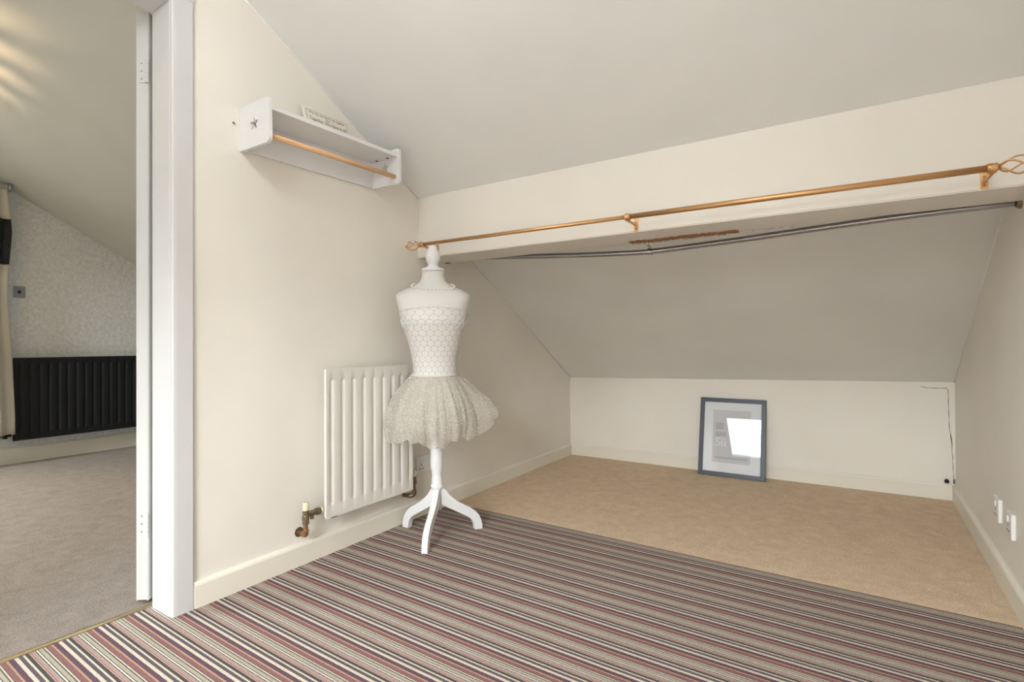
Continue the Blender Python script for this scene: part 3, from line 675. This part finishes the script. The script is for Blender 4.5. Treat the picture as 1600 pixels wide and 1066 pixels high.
for (a, b, c, d) in ((.100, .112, .300, .124), (.100, .300, .150, .345), (.100, .255, .165, .285)): fin('print_block', B((a, .0112, b), (c, .0118, d)), 'print_dark', pf_, world=False)

# ------------------------------------------------------------------ dress form on its turned stand
MC = Vector((.255, 1.692, 0)); A_ = Vector((.76, .65, 0)).normalized(); Bf = Vector((.65, -.76, 0)).normalized()   # width axis, facing axis
LEAN = Vector((-.844, -.536, 0)) * .0165
def lean_f(v):
    s = max(0, v.z - .1); return Vector((v.x, v.y, v.z)) + LEAN * s
dfm = thing('dress_form', (MC.x, MC.y, 0), 'white child-size dress form on a turned tripod stand by the radiator', 'mannequin')
Z = lambda v: (836 - v) / 345.
def lp(prof): return lathe(bmesh.new(), prof, (MC.x, MC.y), 28, f=lean_f)
fin('finial', lp([(.010, Z(384)), (.016, Z(384.5)), (.020, Z(387)), (.0215, Z(391)), (.027, Z(393)), (.032, Z(398)), (.0335, Z(402)), (.031, Z(407)), (.025, Z(411)), (.0205, Z(413.5)), (.0215, Z(415)), (.029, Z(418)), (.029, Z(420.5)), (.02, Z(420.8))]), 'white_satin', dfm, True)
fin('neck_cap', lp([(.045, Z(420)), (.0505, Z(420.6)), (.0515, Z(422)), (.0505, Z(424.5)), (.046, Z(424.8))]), 'white_satin', dfm, True)
fin('stand_pole', lp([(.019, Z(795)), (.019, Z(766)), (.026, Z(762.5)), (.0295, Z(760)), (.0295, Z(758)), (.026, Z(756.5)), (.0265, Z(754)), (.0235, Z(745)), (.0215, Z(742)), (.024, Z(738)), (.0285, Z(728)), (.0288, Z(720)), (.027, Z(705)), (.0235, Z(685)), (.021, Z(650)), (.020, Z(600))]), 'white_satin', dfm, True)
for ang in (178, -64.5, 59):
    a = math.radians(ang); dv = Vector((math.cos(a), math.sin(a), 0)); sv = Vector((-math.sin(a), math.cos(a), 0))
    top = catmull([(.014, .214), (.030, .206), (.052, .178), (.085, .148), (.125, .122), (.165, .098), (.195, .068), (.211, .030), (.214, .0)], 4)
    bot = catmull([(.014, .140), (.030, .130), (.052, .117), (.085, .098), (.120, .078), (.148, .061), (.165, .044), (.174, .022), (.178, .0)], 4)
    bm = bmesh.new(); ring = []
    for (t_, b_) in zip(top, bot):
        w = .0125
        vs = [lean_f(MC + dv * t_.x + sv * s * w + Vector((0, 0, t_.y))) if False else MC + dv * q.x + sv * s * w + Vector((0, 0, q.y)) for q, s in ((t_, -1), (t_, 1), (b_, 1), (b_, -1))]
        ring.append([bm.verts.new(v) for v in vs])
    for r0, r1 in zip(ring, ring[1:]):
        for i in range(4): bm.faces.new((r0[i], r0[(i + 1) % 4], r1[(i + 1) % 4], r1[i]))
    bm.faces.new(ring[0][::-1]); bm.faces.new(ring[-1])
    bmesh.ops.bevel(bm, geom=[e for e in bm.edges if e.is_manifold and e.calc_face_angle(0) > .8], offset=.002, segments=2, affect='EDGES')
    fin('leg', bm, 'white_satin', dfm)
# torso: half width, half depth, forward shift at each height
TP = [(425, .051, .048, 0), (432, .052, .049, 0), (438, .0555, .051, .001), (443, .064, .055, .002), (447, .082, .061, .003), (451, .110, .067, .004), (455, .138, .073, .006), (459, .158, .078, .008), (463, .1675, .083, .010), (468, .1665, .088, .012),
      (476, .161, .093, .014), (487, .153, .098, .016), (497, .146, .101, .017), (506, .139, .101, .016), (518, .129, .097, .012), (530, .119, .091, .009), (543, .109, .085, .006), (556, .1005, .080, .004), (570, .096, .077, .003), (583, .095, .077, .002), (597, .105, .084, .002), (612, .116, .092, 0), (626, .115, .094, 0), (634, .10, .085, 0)]
def torso_at(v):
    for a, b in zip(TP, TP[1:]):
        if a[0] <= v <= b[0]:
            s = (v - a[0]) / (b[0] - a[0]); return [a[i] + (b[i] - a[i]) * s for i in range(1, 4)]
    return TP[-1][1:] if v > TP[-1][0] else TP[0][1:]
def body_pt(v, a, off=0.0, vz=None):
    hw, hd, sh_ = torso_at(v); c, s = math.cos(a), math.sin(a)
    e = 2.3; r = (abs(c) ** e + abs(s) ** e) ** (-1 / e)
    p = MC + A_ * (r * c * (hw + off)) + Bf * (r * s * (hd + off) + sh_) + Vector((0, 0, Z(v if vz is None else vz)))
    return lean_f(p)
def body_surface(v0, v1, n, off, seg=48, topf=None):
    bm = bmesh.new(); uvl = bm.loops.layers.uv.new('UVMap'); rows = []
    for i in range(n + 1):
        row = []
        for k in range(seg):
            a = 2 * PI * k / seg; lo = topf(a) if topf else v0; v = lo + (v1 - lo) * i / n
            row.append((bm.verts.new(body_pt(v, a, off)), a, Z(v)))
        rows.append(row)
    for r0, r1 in zip(rows, rows[1:]):
        for k in range(seg):
            q = (r0[k], r0[(k + 1) % seg], r1[(k + 1) % seg], r1[k]); f = bm.faces.new([x[0] for x in q])
            for lpp, x, da in zip(f.loops, q, (k, k + 1, k + 1, k)):
                lpp[uvl].uv = (da / seg * 24 * .0285, x[2])
    return bm, rows
bm, rows = body_surface(425, 634, 60, 0)
bm.faces.new([r[0] for r in rows[0]][::-1]); bm.faces.new([r[0] for r in rows[-1]])
fin('torso', bm, 'fabric', dfm, True)
# the dress: circle lace bodice, waistband, tulle skirt
ds = thing('tutu_dress', tuple(MC + Vector((0, 0, .42))), 'ivory strapless dress with circle lace bodice and glittery tulle tutu', 'dress')
def top_edge(a):
    s = math.sin(a); return 494 - 11 * max(0, s) ** .8 if s > 0 else 494 + 4 * abs(s)
bm, rows = body_surface(485, 590, 40, .0035, topf=top_edge)
fin('bodice', bm, 'lace', ds, True)
bm = bmesh.new()
for k in range(48):
    a0, a1 = 2 * PI * k / 48, 2 * PI * (k + 1) / 48
    tube(bm, [body_pt(top_edge(a0), a0, .0038), body_pt(top_edge(a1), a1, .0038)], .0022, 6, False)
fin('top_edging', bm, 'fabric', ds, True)
# scalloped white loops across the bust
bm = bmesh.new()
for row_, vv in ((0, 503.5), (1, 509.5)):
    for k in range(26):
        a = 2 * PI * (k + .5 * row_) / 26
        pts = [body_pt(vv + 3.1 * math.sin(t_), a + .095 * math.cos(t_), .0050) for t_ in [2 * PI * i / 10 for i in range(11)]]
        tube(bm, pts, .0018, 5, False)
lo_ = fin('lace_loops', bm, 'white_satin', ds, True); lo_['kind'] = 'stuff'
bm = bmesh.new(); pts = [body_pt(585 + (1.5 if math.sin(2 * PI * k / 48) > 0 else -3) * abs(math.sin(2 * PI * k / 48)), 2 * PI * k / 48, .0045) for k in range(49)]
tube(bm, pts, .0042, 8, False); fin('waistband', bm, 'fabric', ds, True)
# skirt layers
RA = math.atan2(CR.dot(Bf), CR.dot(A_))      # image-right in body angles
def skirt_pt(a, s, layer):
    """a angle round the body, s 0 waist .. 1 hem"""
    c = math.cos(a - RA)
    flap = math.exp(-((((a - RA + .10 + PI) % (2 * PI)) - PI) / .24) ** 2) * (1 if layer in (0, 2) else .55)
    leftw = .212 + .012 * math.cos(2 * (a - RA)) - .036 * max(0, c)
    rh = leftw * (1 - .055 * layer) + .105 * flap
    hem = Z(684 - 5 * layer + 5 * math.sin(5 * a + layer)) + .022 * max(0, abs(c) - .55) + .085 * flap
    prof = math.sin(min(1, s * 1.18) * PI / 2) ** .85
    hw, hd, sh_ = torso_at(586)
    r0 = 1 / math.sqrt((math.cos(a) / (hw + .004)) ** 2 + (math.sin(a) / (hd + .004)) ** 2)
    ruff = s * (.011 * math.sin(13 * a + 2.1 * layer) + .007 * math.sin(23 * a + 1.3 * layer + 2 * s) + .005 * math.sin(41 * a + layer))
    r = r0 + (rh - r0) * (prof * (1 - .7 * flap) + .7 * flap * s) + ruff - .016 * max(0, s - .82) / .18
    z = Z(586) + (hem - Z(586)) * s + .010 * math.sin(PI * s) * (1 - flap) + .006 * s * math.sin(17 * a + layer)
    p = lean_f(MC + A_ * (r * math.cos(a)) + Bf * (r * math.sin(a)) + Vector((0, 0, z)))
    if p.x < .10: p.x = .086 + .014 * math.exp((p.x - .10) / .03)
    return p
for layer in range(3):
    bm = bmesh.new(); n, seg = 20, 170; rows = []
    for i in range(n + 1): rows.append([bm.verts.new(skirt_pt(2 * PI * k / seg, i / n, layer)) for k in range(seg)])
    for r0, r1 in zip(rows, rows[1:]):
        for k in range(seg): bm.faces.new((r0[k], r0[(k + 1) % seg], r1[(k + 1) % seg], r1[k]))
    fin('tulle_layer', bm, 'tulle', ds, True)
bm = bmesh.new()
for i in range(9000):
    a = random.random() * 2 * PI; s = random.random() ** .75
    p = skirt_pt(a, s, random.choice((0, 0, 1))); u = Vector((random.gauss(0, 1), random.gauss(0, 1), random.gauss(0, 1))).normalized(); w = u.orthogonal().normalized(); r = random.uniform(.0008, .0019)
    p = p + (p - MC).normalized() * .001
    bm.faces.new([bm.verts.new(p + u * r), bm.verts.new(p + w * r), bm.verts.new(p - u * r), bm.verts.new(p - w * r)])
gl = fin('glitter', bm, 'sparkle', ds, recalc=False); gl['kind'] = 'stuff'
for layer in (0, 1):
    bm = bmesh.new(); tube(bm, [skirt_pt(2 * PI * k / 170, 1.0, layer) for k in range(171)], .0011, 5, False); fin('hem', bm, 'tulle', ds, True)
# pearls
nk = bmesh.new(); nb = 62
for k in range(nb):
    a = 2 * PI * k / nb; s = math.sin(a); v = 445.8 + (11.5 * max(0, s) ** 1.5 if s > 0 else -1.0 * abs(s))
    sphere(nk, body_pt(v, a, .0035) + Vector((0, 0, .0045)), .0038, 8, 5)
tag(fin('pearl_necklace', nk, 'pearl', smooth=True), 'short string of small white pearls round the dress form neck', 'necklace')

# ------------------------------------------------------------------ bedroom: curtain on its pole
cpz = 1.985
bp_ = thing('curtain_rod', (XO + .13, .6, cpz), 'pale curtain rod with a grey disc end in the bedroom corner', 'curtain pole')
fin('rod', tube(bmesh.new(), [(XO + .13, -.2, cpz), (XO + .13, 1.088, cpz)], .014, 14), 'white', bp_, True)
fin('end_cap', tube(bmesh.new(), [(XO + .13, 1.084, cpz), (XO + .13, 1.090, cpz), (XO + .13, 1.106, cpz), (XO + .13, 1.110, cpz)], [.020, .027, .027, .02], 18), 'steel', bp_, True)
fin('wall_bracket', B((XO, .98, cpz - .012), (XO + .135, 1.0, cpz + .004)), 'white', bp_)
ct = thing('curtain', (XO + .13, .8, .2), 'cream satin bedroom curtain with a black sequin band, hanging at the photo edge', 'curtain')
def curtain_part(z0, z1, n, extra=0.0):
    bm = bmesh.new(); rows = []
    for i in range(n + 1):
        z = z0 + (z1 - z0) * i / n; row = []
        # edge of the curtain swings with height as the cloth hangs
        edge = 1.082 + .030 * min(1, max(0, (1.97 - z) / .3)) - .028 * math.exp(-((z - 1.25) / .35) ** 2) + .012 * math.exp(-((z - .3) / .25) ** 2)
        for k in range(60):
            s = k / 59; y = .30 + (edge - .30) * s
            x = XO + .135 + .038 * math.sin(s * 44) * (.8 + .2 * math.sin(z * 3)) + extra * (1 if True else 0)
            row.append(bm.verts.new((x, y, z)))
        rows.append(row)
    for a, b in zip(rows, rows[1:]):
        for k in range(59): bm.faces.new((a[k], a[k + 1], b[k + 1], b[k]))
    g = bmesh.ops.extrude_face_region(bm, geom=list(bm.faces)); bmesh.ops.translate(bm, verts=[q for q in g['geom'] if isinstance(q, bmesh.types.BMVert)], vec=(.004, .001, 0))
    return bm
fin('header', curtain_part(1.76, 2.01, 8), 'curtain', ct, True)
fin('sequin_band', curtain_part(1.44, 1.76, 10, .002), 'sequin', ct, True)
fin('drop', curtain_part(.23, 1.44, 24), 'curtain', ct, True)
# pendant lamp in the bedroom, out of view: its slatted shade throws warm streaks on the slope
pl = thing('pendant_lamp', (-1.95, .02, ZFLAT), 'slatted pendant lamp hanging in the bedroom', 'lamp')
plc = Vector((-1.95, .02, 2.10))
fin('flex', tube(bmesh.new(), [plc + Vector((0, 0, .05)), (plc.x, plc.y, ZFLAT)], .004, 8), 'white', pl)
fin('ceiling_rose', lathe(bmesh.new(), [(.03, ZFLAT - .02), (.045, ZFLAT - .001)], (plc.x, plc.y), 16), 'white', pl)
fin('shade_band', lathe(bmesh.new(), [(.0845, plc.z - .12), (.089, plc.z - .12), (.089, plc.z + .011), (.0845, plc.z + .011), (.0845, plc.z - .12)], (plc.x, plc.y), 32, cap=False), 'white', pl)
for k in range(22):
    a = 2 * PI * k / 22; d = Vector((math.cos(a), math.sin(a), 0)); s = Vector((-d.y, d.x, 0))
    bm = prism(bmesh.new(), [plc + d * .085 + s * .0075 + Vector((0, 0, .011)), plc + d * .085 - s * .0075 + Vector((0, 0, .011)), plc + d * .088 - s * .0075 + Vector((0, 0, .011)), plc + d * .088 + s * .0075 + Vector((0, 0, .011))], (0, 0, .12))
    fin('slat', bm, 'white', pl)
pld = bpy.data.lights.new('pendant_bulb', 'POINT'); pld.energy = 45; pld.color = (1, .72, .42); pld.shadow_soft_size = .008
plo = bpy.data.objects.new('pendant_bulb', pld); COL.objects.link(plo); plo.parent = pl; plo.location = (0, 0, plc.z - ZFLAT)
# globe pendant added out of view to brighten the slopes and walls
LZ = 2.13
cl = thing('fill_globe_lamp', (FILL_GLOBE[0], FILL_GLOBE[1], ZFLAT), 'opal glass globe pendant added unseen above the viewer for fill light', 'lamp')
fin('ceiling_rose', lathe(bmesh.new(), [(.045, ZFLAT - .025), (.05, ZFLAT - .001)], FILL_GLOBE, 24), 'white', cl)
fin('stem', tube(bmesh.new(), [(FILL_GLOBE[0], FILL_GLOBE[1], LZ + .135), (FILL_GLOBE[0], FILL_GLOBE[1], ZFLAT - .02)], .008, 10), 'white', cl)
fin('glass_globe', sphere(bmesh.new(), (FILL_GLOBE[0], FILL_GLOBE[1], LZ), .14, 28, 16), 'globe_fill', cl, True)
